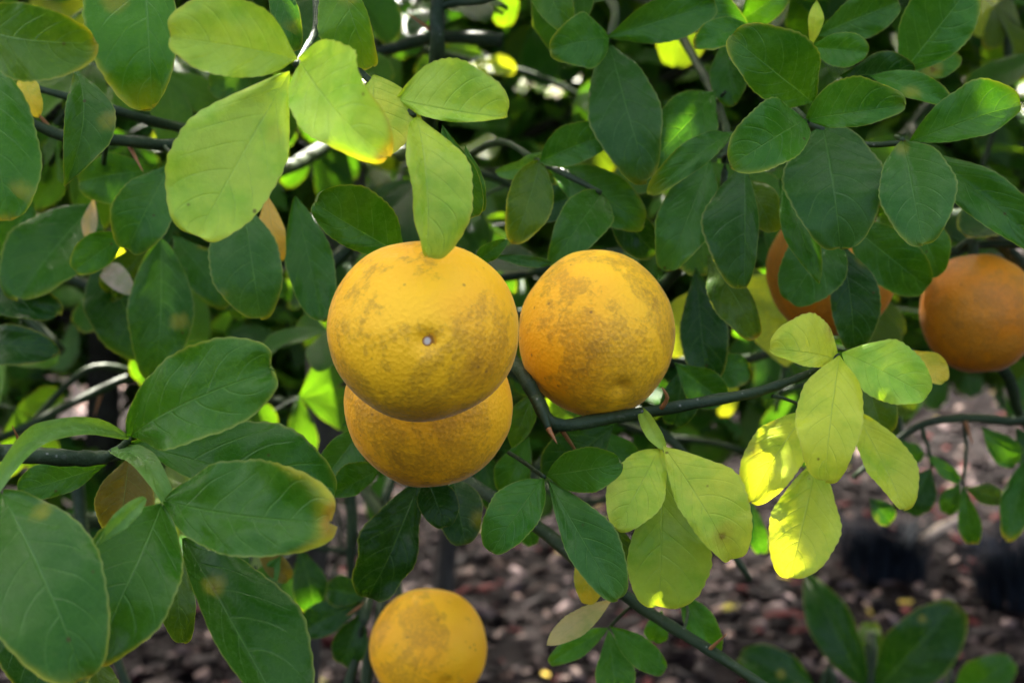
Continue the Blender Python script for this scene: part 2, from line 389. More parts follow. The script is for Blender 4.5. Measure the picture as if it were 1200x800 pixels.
def pts_of(rows):
    return [P(x, y, d) for x, y, d, r in rows], [r * d / F for x, y, d, r in rows]
def branch(rows, parent=None, name='branch', mat=None, **kw):
    p, r = pts_of(rows); return tube(name, p, r, parent or TREE, mat or M_STEM, **kw)
tp = [root_at + Vector((0, 0, -.02)), root_at + Vector((.01, .01, .35)), P(345, 700, 1.02), P(385, 500, 1.0), P(398, 250, 1.0), P(420, -50, 1.05), P(400, -500, 1.2)]
tube('trunk', tp, [.034, .026, .022, .019, .016, .014, .010], TREE, M_BARK, sides=12, wob=.06)
BR = dict(
 fruit=[(400, 300, 1.0, 9), (470, 330, .75, 9), (560, 385, .50, 8), (606, 430, .405, 8), (628, 466, .39, 8.5), (652, 497, .388, 8), (720, 489, .39, 7.5), (800, 475, .385, 7), (870, 463, .385, 6.5), (915, 450, .385, 5.5), (955, 434, .385, 4), (984, 415, .385, 2)],
 low=[(390, 420, 1.0, 9), (470, 500, .6, 9), (545, 560, .46, 8), (640, 625, .44, 8), (690, 668, .43, 8), (745, 706, .43, 7.5), (800, 742, .42, 7), (880, 793, .41, 6), (960, 850, .41, 5)],
 left=[(385, 560, 1.0, 9), (120, 610, .85, 9), (-220, 590, .6, 10), (-60, 530, .36, 11), (0, 531, .335, 11), (70, 535, .335, 10), (112, 537, .34, 9), (135, 530, .34, 6), (152, 514, .33, 3)],
 topleft=[(410, 150, 1.0, 9), (330, 200, .7, 8), (230, 172, .5, 7), (190, 170, .47, 7), (125, 163, .45, 7), (80, 162, .45, 7), (20, 138, .44, 6), (-80, 110, .42, 5)],
 topleft2=[(330, 200, .7, 7), (240, 160, .55, 6), (180, 142, .48, 6), (110, 122, .46, 5), (30, 100, .45, 4)],
 riser=[(410, 120, 1.0, 9), (470, 180, .75, 9), (506, 130, .55, 9), (512, 60, .5, 9), (513, 0, .5, 9), (520, -120, .5, 8)],
 riser2=[(513, 8, .5, 6), (535, 3, .5, 5), (562, 2, .5, 4), (600, -10, .5, 3)],
 crown=[(415, -60, 1.05, 8), (400, -160, .6, 7), (372, -60, .40, 6), (372, 20, .345, 5), (362, 52, .325, 4), (346, 76, .303, 3)],
 crown2=[(372, 0, .36, 5), (400, 60, .345, 4), (440, 100, .335, 4), (470, 118, .326, 3)],
 right=[(415, 0, 1.05, 9), (620, -40, .85, 9), (780, 10, .65, 8), (880, 85, .46, 7), (942, 140, .40, 5), (1005, 168, .40, 4), (1062, 167, .39, 3)],
 right2=[(780, 10, .65, 6), (840, 120, .50, 5), (850, 180, .45, 4), (838, 300, .46, 3)],
 right3=[(700, -20, .75, 7), (720, 10, .55, 6), (713, 46, .45, 4)],
 right4=[(900, 150, .60, 7), (1000, 262, .56, 7), (1060, 284, .55, 6), (1105, 296, .545, 6), (1160, 286, .55, 5), (1260, 290, .55, 4)],
 far_right=[(1260, 300, .62, 7), (1300, 440, .62, 7), (1210, 490, .62, 6), (1130, 490, .62, 5), (1070, 502, .62, 4), (1000, 560, .62, 3)],
 bottom=[(397, 540, 1.0, 8), (450, 610, .70, 7), (432, 700, .58, 6), (420, 760, .57, 6), (396, 840, .57, 6)],
 bottom2=[(450, 610, .70, 6), (446, 705, .58, 5), (430, 800, .57, 5), (425, 900, .57, 4)],
 midleft=[(385, 470, 1.0, 7), (250, 470, .8, 6), (170, 440, .75, 6), (90, 470, .72, 5), (30, 500, .7, 5), (-60, 540, .7, 4)],
 midleft2=[(170, 440, .75, 5), (110, 430, .72, 4), (60, 470, .72, 4), (20, 520, .7, 3)],
 centre=[(404, 260, 1.0, 8), (480, 235, .75, 5), (570, 170, .56, 4), (632, 190, .46, 4), (704, 226, .44, 3)],
)
BO = {}
for k_, rows in BR.items(): BO[k_] = branch(rows, seed=len(k_))
# the thorn spur at the joint of the fruit branch, and other thorns
def thorn(parent, rows, tip=.5):
    p, r = pts_of(rows); t = tube('thorn', p, r, parent, M_STEM, sides=7, steps=3, wob=0)
    return t
def thorn_tip(parent, rows):
    p, r = pts_of(rows); return tube('thorn', p, r, parent, M_THORN, sides=7, steps=3, wob=0)
thorn(BO['fruit'], [(628, 466, .385, 7), (636, 484, .382, 6.2), (643, 503, .380, 3.6)]); thorn_tip(BO['fruit'], [(642.7, 502, .380, 3.7), (647, 510, .379, 2.4), (653, 520, .378, .3)])
thorn_tip(BO['fruit'], [(655, 500, .392, 3.2), (664, 512, .395, 2.6), (676, 530, .40, 1.4)])
thorn_tip(BO['fruit'], [(775, 478, .382, 3), (782, 466, .379, 2.4), (776, 454, .377, 1)])
for br_, x, y, d, dx, dy in (('topleft', 150, 168, .46, 18, 34), ('topleft', 60, 152, .45, -25, -30), ('riser', 512, 40, .5, -34, -24), ('crown2', 410, 72, .342, 8, 42), ('low', 690, 668, .43, 26, -22), ('left', 30, 532, .335, -16, -34), ('far_right', 1130, 490, .62, 10, 30), ('midleft', 120, 455, .735, -10, 34), ('bottom', 430, 705, .575, -24, 16), ('right4', 1020, 268, .555, 10, -30), ('low', 830, 762, .415, 22, -20)):
    thorn_tip(BO[br_], [(x, y, d, 3), (x + dx * .5, y + dy * .5, d - .003, 2), (x + dx, y + dy, d - .006, .3)])

LN = [0]
def leaflet(parent, bx, by, d0, tx, ty, d1, wl, wr, col, yel=.25, name='leaflet', tone=1.0, label=None, roll=0, **kw):
    LN[0] += 1
    b, t = P(bx, by, d0), P(tx, ty, d1); ax = t - b; dm = (d0 + d1) / 2
    fl, fr_ = kw.setdefault('fl', rng.uniform(4, 30)), kw.setdefault('fr', rng.uniform(4, 30))
    fs_ = dm / F
    kw.setdefault('bend', rng.uniform(.02, .14)); kw.setdefault('twist', rng.uniform(-26, 26)); kw['wav'] = kw.get('wav', 1.0) * 1.5; kw.setdefault('curl', rng.uniform(-.05, .3))
    me = leaf_mesh(ax.length, wl * fs_ / math.cos(R(fl)), wr * fs_ / math.cos(R(fr_)), seed=LN[0], **kw)
    n = (CAM - (b + t) / 2).normalized() + Vector((rng.gauss(0, .10), 0, rng.gauss(.10, .10)))
    m = frame(b, ax, n) @ Matrix.Rotation(R(roll), 4, 'Y')
    c = C[col]; j = tone * rng.uniform(.93, 1.07)
    o = link(name, me, m, parent, M_LEAF, (*(min(v * j, .75) for v in c), min(max(yel, 0), 1)))
    if label: o['label'] = label
    return o
STRIP = dict(p=1.0, q1=.45, q2=.4, notch=0, teeth=False, wav=.6, nu=6, nv=20, fl=25, fr=25)
def compound(rows, stalk=None, name='leaf', wing=None, label=None):
    """A compound leaf (one part) with its leaflets and petiole as sub-parts; the part sits where the leaflets meet."""
    o0 = P(*rows[0][:3]); e = link(name, None, T(o0), TREE)
    if label: e['label'] = label
    if stalk: branch(stalk, e, 'petiole', sides=6, steps=4, wob=.02)
    if wing:
        wr_ = dict(wing[-1]) if isinstance(wing[-1], dict) else {}
        vals = wing[:-1] if isinstance(wing[-1], dict) else wing
        leaflet(e, *vals, name='petiole', **{**STRIP, **wr_})
    for r_ in rows:
        kw = r_[-1] if isinstance(r_[-1], dict) else {}
        leaflet(e, *(r_[:-1] if kw else r_), **kw)
    return e

# ---- upper left, pale leaves close to the camera
compound([(350, 70, .303, 189, 42, .285, 38, 58, 'lime', .55, dict(fl=14, fr=16, p=1.15, notch=.05, tone=.8)),
          (351, 72, .300, 430, 172, .275, 66, 42, 'lime', .95, dict(fl=10, fr=12, p=.88, bend=.05, tone=1.2)),
          (340, 84, .308, 227, 284, .300, 52, 74, 'lime', .4, dict(fl=10, fr=8, p=1.2, q1=.8, tone=1.0))],
         [(362, 50, .325, 4), (354, 64, .312, 3.5), (347, 76, .303, 3)], label='large pale yellow-green leaf above the front orange')
compound([(466, 116, .326, 598, 138, .315, 60, 14, 'lime', .4, dict(fl=8, fr=50, p=.95, sweep=.03, tone=1.0)),
          (488, 138, .320, 503, 300, .302, 56, 26, 'lime', .6, dict(fl=14, fr=42, p=1.05, q1=.75, notch=.04, tone=.85)),
          (438, 88, .330, 440, 188, .322, 55, 32, 'yg', .6, dict(fl=8, fr=8, p=1.1))],
         [(455, 110, .333, 4), (470, 122, .327, 3.5), (486, 136, .322, 3)], label='yellow-green leaf hanging over the front orange')
compound([(518, 146, .348, 557, 258, .352, 22, 32, 'mg', .9, dict(fl=10, fr=10)), (545, 170, .37, 562, 250, .37, 14, 14, 'mg', .3)])
compound([(-40, 22, .305, 108, 49, .292, 42, 50, 'lg', .75, dict(fl=12, fr=12, sweep=.06, p=1.2, tone=.75)),
          (-25, 68, .318, 12, 263, .305, 50, 52, 'bg', .75, dict(fl=9, fr=9, p=1.0, q1=.75)),
          (-50, 60, .33, -90, 190, .33, 40, 40, 'bg', .5)], [(-80, 110, .40, 4), (-60, 60, .35, 3.5), (-36, 30, .31, 3)])
compound([(165, -75, .338, 179, 124, .325, 33, 72, 'bg', .62, dict(fl=22, fr=6, p=1.1)),
          (318, -45, .335, 347, 58, .332, 16, 18, 'mg', .3), (150, -80, .35, 60, -40, .35, 35, 35, 'mg')], [(240, -170, .40, 4), (200, -110, .36, 4), (165, -75, .338, 3)])
compound([(392, -60, .338, 433, 78, .336, 20, 42, 'lg', .6, dict(fl=14, fr=10)), (410, -60, .35, 470, -5, .36, 25, 20, 'mg')], [(375, -90, .37, 4), (392, -60, .338, 3)])
compound([(88, 80, .37, 76, 218, .36, 38, 20, 'bg', .4, dict(fl=10, fr=34, sweep=-.10, notch=0, q2=.9, p=1.0, tone=.75)),
          (28, 85, .39, 42, 131, .382, 14, 15, 'yel', .8)], [(100, 120, .45, 4), (92, 96, .40, 3), (88, 80, .37, 2.5)])
compound([(202, 190, .452, 148, 293, .44, 33, 36, 'bl', .35, dict(notch=.06, tone=1.35)), (182, 200, .505, 92, 212, .49, 34, 24, 'mg', .2), (150, 272, .46, 86, 318, .45, 18, 24, 'mg', .5, dict(tone=1.1))],
         [(190, 170, .47, 3), (200, 180, .46, 2.5), (202, 190, .452, 2)])
compound([(112, 238, .53, 18, 352, .50, 55, 52, 'mg', .3, dict(p=1.1)), (122, 298, .555, 166, 416, .54, 40, 46, 'bl', .2, dict(p=1.1)), (40, 235, .56, -20, 330, .55, 40, 40, 'mg')], [(125, 164, .46, 3), (120, 200, .5, 3), (112, 238, .53, 2)])
compound([(188, 280, .505, 184, 444, .49, 37, 37, 'mg', .15, dict(p=1.0, q1=.8, tone=.95)), (202, 275, .545, 263, 352, .53, 26, 26, 'mg', .2), (180, 285, .53, 120, 350, .54, 20, 22, 'ol')], [(230, 172, .51, 3), (210, 230, .52, 3), (190, 278, .51, 2)])
compound([(284, 238, .435, 305, 368, .42, 34, 52, 'bl', .45, dict(p=1.15, tone=1.25)), (312, 226, .445, 326, 302, .437, 14, 17, 'och', .5, dict(label='small ochre leaflet among green ones')),
          (345, 230, .465, 379, 382, .45, 27, 28, 'mg', .65, dict(p=1.1, tone=1.05))], [(330, 200, .68, 4), (310, 205, .55, 3), (290, 234, .44, 2)])
compound([(-30, 332, .525, 58, 366, .50, 30, 22, 'dg', .3), (-30, 408, .525, 58, 411, .50, 26, 28, 'dg', .6), (-20, 370, .55, 50, 330, .55, 22, 20, 'mg')], [(-80, 300, .6, 3), (-30, 370, .53, 2)])
compound([(110, 231, .5, 103, 281, .5, 8, 10, 'dead', 0), (118, 306, .52, 153, 339, .5, 13, 15, 'dead', 0)], label='withered beige leaf bits')
# ---- lower left, dark glossy leaves close to the camera
compound([(152, 512, .328, 335, 428, .305, 62, 54, 'bg', .25, dict(fl=16, fr=14, p=1.05, notch=.07, wav=1.3, tone=.85)),
          (155, 519, .345, 389, 590, .325, 68, 32, 'mg', .2, dict(fl=14, fr=12)),
          (2, 578, .292, 101, 792, .265, 64, 82, 'mg', .65, dict(fl=16, fr=8, p=1.0, q1=.72, notch=.05, tone=.88))],
         wing=(152, 513, .328, 0, 578, .292, 14, 13, 'pg', 0, dict(sweep=.20, tone=.9)), label='large dark green leaf at the lower left edge')
compound([(193, 586, .312, 392, 611, .285, 68, 50, 'bg', .9, dict(fl=14, fr=16, p=1.05, q1=.72, sweep=.03, notch=.05, wav=1.2, tone=.82)),
          (190, 590, .307, 108, 777, .285, 58, 62, 'bg', .95, dict(fl=12, fr=12, p=1.05, q1=.7, notch=.06, tone=.78)),
          (214, 630, .332, 345, 862, .302, 72, 28, 'mg', .2, dict(fl=14, fr=48, p=1.1, tone=.72)),
          (110, 641, .286, 171, 583, .290, 13, 9, 'pg', 0, dict(notch=0, fl=35, fr=30, tone=.95))],
         wing=(130, 528, .338, 192, 588, .312, 13, 14, 'pg', 0, dict(sweep=-.10, tone=.85)), label='large glossy green leaf below the left branch')
compound([(152, 532, .365, 140, 627, .36, 38, 32, 'br', .5), (125, 545, .362, 18, 577, .345, 18, 26, 'mg', .1), (205, 640, .362, 213, 752, .352, 21, 21, 'ol', .3)], [(112, 538, .345, 4), (130, 538, .36, 3), (150, 534, .365, 2.5)])
compound([(15, 680, .315, 65, 832, .302, 62, 45, 'dg', .6), (100, 755, .32, 135, 845, .31, 20, 20, 'ol', .3), (330, 650, .50, 300, 700, .5, 16, 16, 'mg')])
# ---- round the oranges
compound([(480, 303, .372, 367, 238, .354, 24, 50, 'bg', .15, dict(fl=30, fr=8, wav=1.5, notch=.05, tone=.85)),
          (554, 311, .41, 591, 282, .40, 10, 11, 'mg', .1), (573, 299, .42, 649, 309, .42, 6, 7, 'bl', 0, dict(teeth=False))], [(470, 330, .70, 3), (475, 310, .42, 3), (480, 303, .372, 2)])
compound([(632, 190, .43, 604, 284, .42, 28, 29, 'ol', 1, dict(p=.95, q1=.6, q2=.6, tone=1.1)), (630, 192, .455, 713, 157, .44, 27, 22, 'mg', .1), (641, 196, .468, 756, 263, .45, 30, 28, 'mg', .2),
          (641, 176, .47, 588, 205, .455, 14, 11, 'pg', 0, dict(roll=-35))])
compound([(706, 226, .442, 652, 302, .42, 31, 27, 'bg', .2, dict(p=.9, q1=.7, tone=.75)), (712, 232, .47, 770, 300, .47, 22, 25, 'dg'), (700, 220, .49, 620, 250, .49, 22, 22, 'dg')])
compound([(713, 48, .455, 757, 207, .43, 38, 45, 'bl', .15, dict(p=1.1)), (714, 45, .44, 649, 56, .43, 32, 32, 'mg', .4, dict(p=.95)), (708, 45, .45, 842, 3, .44, 26, 28, 'mg', .15)])
compound([(628, -46, .465, 662, 31, .45, 23, 25, 'lg', .1, dict(tone=.8)), (640, -50, .47, 720, -10, .47, 20, 25, 'mg'), (640, -60, .47, 580, -10, .48, 20, 20, 'mg')], [(700, -70, .6, 3), (660, -70, .5, 3), (632, -50, .465, 2)])
compound([(840, 106, .462, 751, 202, .44, 34, 36, 'mg', .15), (862, 153, .425, 769, 219, .41, 15, 21, 'mg', .3, dict(fl=40, fr=10)), (850, 50, .48, 861, 126, .47, 26, 23, 'mg', .2)], [(840, 120, .50, 3), (846, 112, .47, 2), (850, 108, .462, 2)])
compound([(832, 188, .432, 783, 315, .42, 31, 35, 'bl', .2, dict(p=1.0, tone=1.4)), (873, 193, .42, 872, 343, .41, 14, 50, 'bl', .45, dict(p=1.0, fl=45, fr=10, tone=.95)), (829, 298, .445, 887, 391, .43, 18, 29, 'ol', .85), (815, 313, .485, 828, 448, .47, 32, 25, 'dg', .5)],
         [(850, 180, .45, 3), (842, 184, .44, 2)])
compound([(880, 32, .432, 814, 53, .42, 19, 18, 'mg', .85, dict(tone=1.2)), (786, -24, .462, 872, 42, .45, 23, 26, 'mg', .1), (862, 30, .462, 922, -12, .45, 20, 21, 'bg')], [(880, 85, .46, 3), (884, 50, .44, 2)])
compound([(953, 120, .388, 862, 47, .370, 33, 53, 'bg', .6, dict(fl=12, fr=12, p=1.1, q1=.75, tone=.85)), (943, 140, .378, 859, 192, .360, 33, 44, 'mg', .4, dict(fl=14, fr=10, p=1.0, q1=.75, tone=1.1)),
          (946, 140, .372, 1057, 124, .355, 42, 17, 'mg', .2, dict(fl=8, fr=38, p=1.0, tone=1.1)), (964, 147, .397, 986, 284, .375, 58, 56, 'bl', .3, dict(fl=8, fr=8, p=1.0, q1=.72, notch=.05, tone=1.15))],
         [(930, 128, .41, 5), (940, 136, .39, 4), (947, 142, .378, 3)], label='broad blue-green leaf of the upper right cluster')
compound([(985, 90, .422, 1073, 84, .41, 26, 19, 'dg', .1), (1018, 88, .412, 1111, 118, .40, 20, 15, 'mg', .85, dict(fr=35, tone=1.2)), (948, 55, .42, 1019, 62, .41, 21, 22, 'bg', .2), (950, 57, .42, 957, 1, .415, 8, 10, 'yg', .5, dict(notch=0, q2=.9, label='small upright yellow leaflet'))])
compound([(955, 43, .445, 1057, 2, .43, 23, 27, 'mg', .1), (1051, 94, .432, 1139, -18, .42, 46, 37, 'mg', .4, dict(tone=1.1)), (1060, 96, .45, 1125, 60, .45, 18, 20, 'bg')])
compound([(1065, 167, .392, 1199, 121, .375, 42, 25, 'mg', .2, dict(fl=10, fr=24, tone=1.1)), (1058, 166, .382, 1082, 289, .365, 48, 38, 'bl', .35, dict(p=1.0, q1=.78, tone=1.45)), (1072, 174, .402, 1228, 292, .385, 31, 29, 'mg', .2, dict(fl=12, fr=45, tone=1.05))],
         [(1050, 160, .40, 3), (1058, 164, .39, 3)])
compound([(878, 210, .432, 906, 269, .42, 23, 21, 'ol', .3), (904, 224, .452, 925, 264, .445, 15, 15, 'lg', .1), (913, 210, .42, 959, 327, .40, 20, 19, 'mg', .1, dict(fr=40, notch=0, q2=.8))])
compound([(988, 274, .442, 923, 356, .43, 39, 35, 'mg', .15), (986, 284, .437, 1002, 412, .43, 34, 24, 'dg', .1, dict(p=1.1)), (988, 256, .462, 1087, 337, .45, 33, 35, 'mg', .1), (1062, 240, .47, 1102, 322, .46, 26, 26, 'mg', .2)])
# ---- the yellow-green sprig on the right
compound([(981, 422, .387, 905, 408, .375, 16, 46, 'yg', .35, dict(fl=10, fr=8, p=.95, q1=.7)), (987, 413, .387, 1089, 465, .375, 39, 32, 'lime', .4, dict(fl=10, fr=10, p=1.05, q1=.8)),
          (984, 416, .382, 966, 558, .365, 37, 41, 'yg', .3, dict(fl=8, fr=8, p=1.1, q1=.8))], label='pale yellow-green leaf at the end of the fruit branch')
compound([(950, 478, .402, 881, 580, .385, 33, 35, 'yg', .4, dict(fl=14, fr=8)), (1000, 478, .407, 1061, 595, .39, 35, 26, 'yg', .5, dict(fl=8, fr=40)), (958, 538, .402, 925, 679, .385, 43, 37, 'yg', .6, dict(fl=8, fr=10, p=1.15, q1=.8))],
         [(905, 464, .387, 2.5), (922, 468, .39, 2), (940, 480, .40, 2), (957, 530, .404, 2)], label='pale yellow-green leaf below the branch end')
compound([(1070, 410, .432, 1108, 448, .425, 17, 17, 'yel', .5), (1010, 428, .442, 1036, 512, .44, 25, 25, 'ol', .4)], [(1040, 440, .45, 1.5), (1050, 415, .44, 1.5), (1070, 410, .432, 1.5)])
# ---- the sprig right of the lower centre
compound([(773, 524, .380, 721, 620, .365, 31, 36, 'yg', .35, dict(fl=12, fr=8, p=1.05)), (777, 522, .377, 861, 656, .362, 53, 26, 'yg', .55, dict(fl=8, fr=14, p=1.1, notch=.06)), (776, 530, .388, 772, 716, .382, 60, 40, 'lime', .35, dict(fl=10, fr=10, p=1.7, tone=.72))],
         wing=(751, 479, .388, 776, 524, .377, 9, 10, 'lime', 0, dict(tone=.75)), label='yellow-green three-part leaf hanging below the right orange')
compound([(636, 560, .372, 577, 644, .360, 27, 35, 'mg', .2, dict(fl=10, fr=10, p=1.05, tone=1.15)), (640, 557, .374, 728, 543, .36, 27, 28, 'mg', .05, dict(fl=10, fr=10, p=1.0)), (642, 562, .372, 727, 708, .355, 38, 23, 'bl', .15, dict(fl=8, fr=26, p=1.2, tone=1.35))],
         [(596, 530, .40, 2.5), (612, 540, .39, 2.5), (638, 559, .373, 2.5)], label='dark green three-part leaf below the right orange')
compound([(694, 633, .402, 688, 708, .395, 19, 20, 'yel', .5, dict(tone=.85)), (720, 700, .407, 641, 755, .40, 16, 15, 'tan', 0, dict(notch=0, q2=.8)), (720, 610, .42, 735, 680, .42, 20, 20, 'ol')], label='dry pale yellow leaf behind the dark green one')
compound([(714, 735, .462, 647, 774, .45, 13, 14, 'bg', .1), (713, 737, .457, 722, 832, .45, 24, 22, 'bg', .1), (714, 733, .452, 781, 789, .44, 17, 18, 'bg', .1)], [(745, 706, .43, 2), (730, 718, .45, 2), (714, 735, .458, 2)])
compound([(798, 695, .462, 838, 764, .45, 21, 16, 'bg', .1), (776, 714, .47, 765, 753, .47, 15, 14, 'bg', 0)], [(800, 742, .43, 2), (806, 715, .45, 2), (798, 695, .462, 2)])
compound([(493, 558, .422, 431, 706, .41, 28, 44, 'dg', .1, dict(wav=2.2, notch=.05, tone=.8)), (498, 558, .402, 522, 619, .395, 26, 23, 'dg', 0, dict(tone=.8)), (530, 556, .432, 546, 641, .42, 31, 26, 'dg', .1, dict(tone=.85))])
compound([(426, 498, .422, 379, 562, .41, 27, 22, 'mg', .1), (447, 548, .412, 387, 579, .40, 13, 24, 'bg', .1, dict(tone=.8)), (400, 500, .43, 440, 460, .44, 20, 20, 'mg')])
compound([(630, 455, .432, 600, 522, .425, 15, 17, 'lg', .3, dict(notch=0, q2=.8, tone=.8)), (720, 498, .445, 640, 562, .44, 30, 32, 'dg', .1), (704, 503, .452, 742, 566, .45, 26, 26, 'mg', .1), (620, 510, .46, 590, 580, .46, 20, 22, 'mg')])
compound([(790, 425, .46, 850, 470, .46, 22, 24, 'mg', .1), (800, 430, .47, 790, 500, .47, 24, 22, 'dg', .1), (815, 440, .48, 880, 430, .48, 20, 22, 'mg')])
compound([(610, 600, .50, 625, 640, .5, 12, 12, 'mg'), (560, 520, .55, 585, 600, .55, 20, 20, 'dg')])
# ---- blurred twig at the right edge
compound([(1092, 548, .62, 1064, 602, .62, 22, 25, 'dg', .1), (1084, 530, .62, 1126, 566, .62, 8, 9, 'bg', 0), (1055, 515, .63, 1075, 545, .63, 15, 15, 'mg')], [(1080, 500, .62, 3), (1088, 525, .62, 2), (1092, 548, .62, 2)])
compound([(1128, 568, .62, 1141, 641, .62, 13, 13, 'mg', .95), (1130, 572, .62, 1178, 586, .61, 13, 12, 'ol', 1), (1124, 566, .63, 1108, 602, .63, 12, 14, 'mg', .2)], [(1130, 490, .62, 3), (1132, 530, .62, 2), (1128, 568, .62, 2)])
compound([(1205, 535, .62, 1180, 632, .60, 18, 20, 'mg', .7), (1150, 500, .62, 1192, 545, .62, 18, 16, 'mg', .1), (1190, 500, .64, 1225, 560, .64, 20, 20, 'dg')])
compound([(1018, 583, .60, 1046, 613, .60, 13, 14, 'dg'), (880, 585, .60, 894, 652, .6, 11, 12, 'dg', .2), (870, 560, .62, 850, 610, .62, 14, 14, 'dg')])
# lower left, blurred leaves on the bottom twigs
compound([(432, 700, .58, 380, 690, .58, 18, 18, 'dg'), (430, 705, .58, 350, 740, .58, 20, 20, 'dg'), (425, 715, .57, 400, 780, .57, 22, 20, 'dg')])
compound([(300, 640, .5, 340, 680, .5, 14, 14, 'br'), (350, 640, .6, 372, 720, .6, 22, 22, 'dg')])

# ---- the oranges: each hangs from the tree and is a thing of its own
GOLD, DEEP = (0.92, 0.50, 0.010), (0.52, 0.19, 0.002)
def orange(px, py, d, rx, ry, color, rot, label, seed, navel=None, stalk=None, axis=(.1, -.15, -1)):
    c = P(px, py, d); r_ = rx * d / F * .985; n_u, n_v = 72, 60; vs, fs = [], []
    for i in range(n_v + 1):
        th = math.pi * (i / n_v) ** 1.25
        for j in range(n_u):
            ph = 2 * math.pi * j / n_u; v = Vector((math.sin(th) * math.cos(ph), math.sin(th) * math.sin(ph), math.cos(th)))
            q = 1 + .030 * mnoise.noise(v * 1.3 + Vector((seed, 0, 0))) + .008 * mnoise.noise(v * 4 + Vector((0, seed, 0)))
            q -= 0.075 * math.exp(-(th / .12) ** 2) + .05 * math.exp(-((math.pi - th) / .2) ** 2)
            vs.append(v * q * r_)
    for i in range(n_v):
        for j in range(n_u):
            a, b = i * n_u + j, i * n_u + (j + 1) % n_u; fs.append((a, a + n_u, b + n_u, b))
    me = bpy.data.meshes.new('orange'); me.from_pydata(vs, [], fs); smooth(me)
    ax = (navel - c).normalized() if navel else Vector(axis).normalized()    # local X+ side tilts freely, local Z- is the sooty side
    # shape axis (stalk to navel) is baked in the mesh as +Z; turn the mesh so that +Z points at the navel while keeping Z- soot by rot
    q = ax.to_track_quat('Z', 'Y').to_matrix()
    me.transform((rot.inverted() @ q).to_4x4())
    m = T(c) @ rot.to_4x4() @ Matrix.Diagonal((1, 1, 1, 1))
    me.transform((rot.inverted() @ Matrix.Diagonal((1, 1, ry / rx)) @ rot).to_4x4())
    o = link('orange', me, m, None, M_ORANGE, (*color, 1)); tag(o, label, 'orange', 'ripe oranges hanging on the tree')
    def surf(u):                                                  # radius along a direction
        return c + Vector((u.x * r_, u.y * r_, u.z * r_ * ry / rx))
    if navel:
        k_ = []
        for rr, z in ((0, .0002), (.0006, .0003), (.0012, .0001), (.0021, .0005)):
            k_.append((rr, z))
        vs, fs = [(0, 0, .0001)], []
        for rr, z in k_[1:]:
            for j in range(12): vs.append((rr * math.cos(j * .5236), rr * math.sin(j * .5236), z))
        fs = [(0, 1 + j, 1 + (j + 1) % 12) for j in range(12)]
        for k2 in range(2): fs += [(1 + k2 * 12 + j, 13 + k2 * 12 + j, 13 + k2 * 12 + (j + 1) % 12, 1 + k2 * 12 + (j + 1) % 12) for j in range(12)]
        ms = bpy.data.meshes.new('navel'); ms.from_pydata(vs, [], fs); smooth(ms)
        link('navel', ms, frame(surf(ax) - ax * .0014, ax.cross(Vector((0, 0, 1))), ax), o, M_SCAR)
    top = surf(-ax)
    en = P(*stalk) if stalk else top - ax * .02
    tube('stalk', [top + ax * .002, top - ax * .004, (top - ax * .006).lerp(en, .5), en], [.0024, .0017, .0016, .0018], o, M_STEM, sides=8)
    return o
def rot_to(v, spin=0):                                           # local -Z towards world direction v
    return ((-Vector(v)).normalized().to_track_quat('Z', 'Y').to_matrix()) @ Matrix.Rotation(spin, 3, 'Z')
orange(496, 387.5, .330, 114, 107.5, GOLD, rot_to((-.45, -.35, -1)), 'largest golden orange in front with its navel facing the viewer', 1.3, P(503, 405, .30), (560, 385, .50))
orange(699, 391, .398, 92, 100, GOLD, rot_to((.8, -.5, .45), 1.0), 'golden orange with sooty upper right side above the dark branch', 4.1, None, (650, 400, .46), (.25, -.75, -.5))
orange(502, 474, .378, 100, 97, (0.88, 0.44, 0.008), rot_to((-.2, -.2, -1), 2.0), 'golden orange tucked under the largest front orange', 7.7, None, (545, 430, .50))
orange(502, 758, .54, 70, 70, (0.88, 0.47, .008), rot_to((-.7, -.7, .1), 3.0), 'lone golden orange at the bottom edge of the picture', 9.2, None, (450, 740, .60), (.3, -.8, -.3))
orange(1147, 367, .54, 69, 72, DEEP, rot_to((-.5, -1, -.6), 4.0), 'deep orange fruit at the right edge with nothing in front', 12.5, None, (1120, 296, .545))
orange(974, 318, .52, 76, 78, DEEP, rot_to((.3, -1, -.6), 5.0), 'deep orange fruit half hidden behind dark hanging leaves', 15.1, None, (1000, 262, .56))

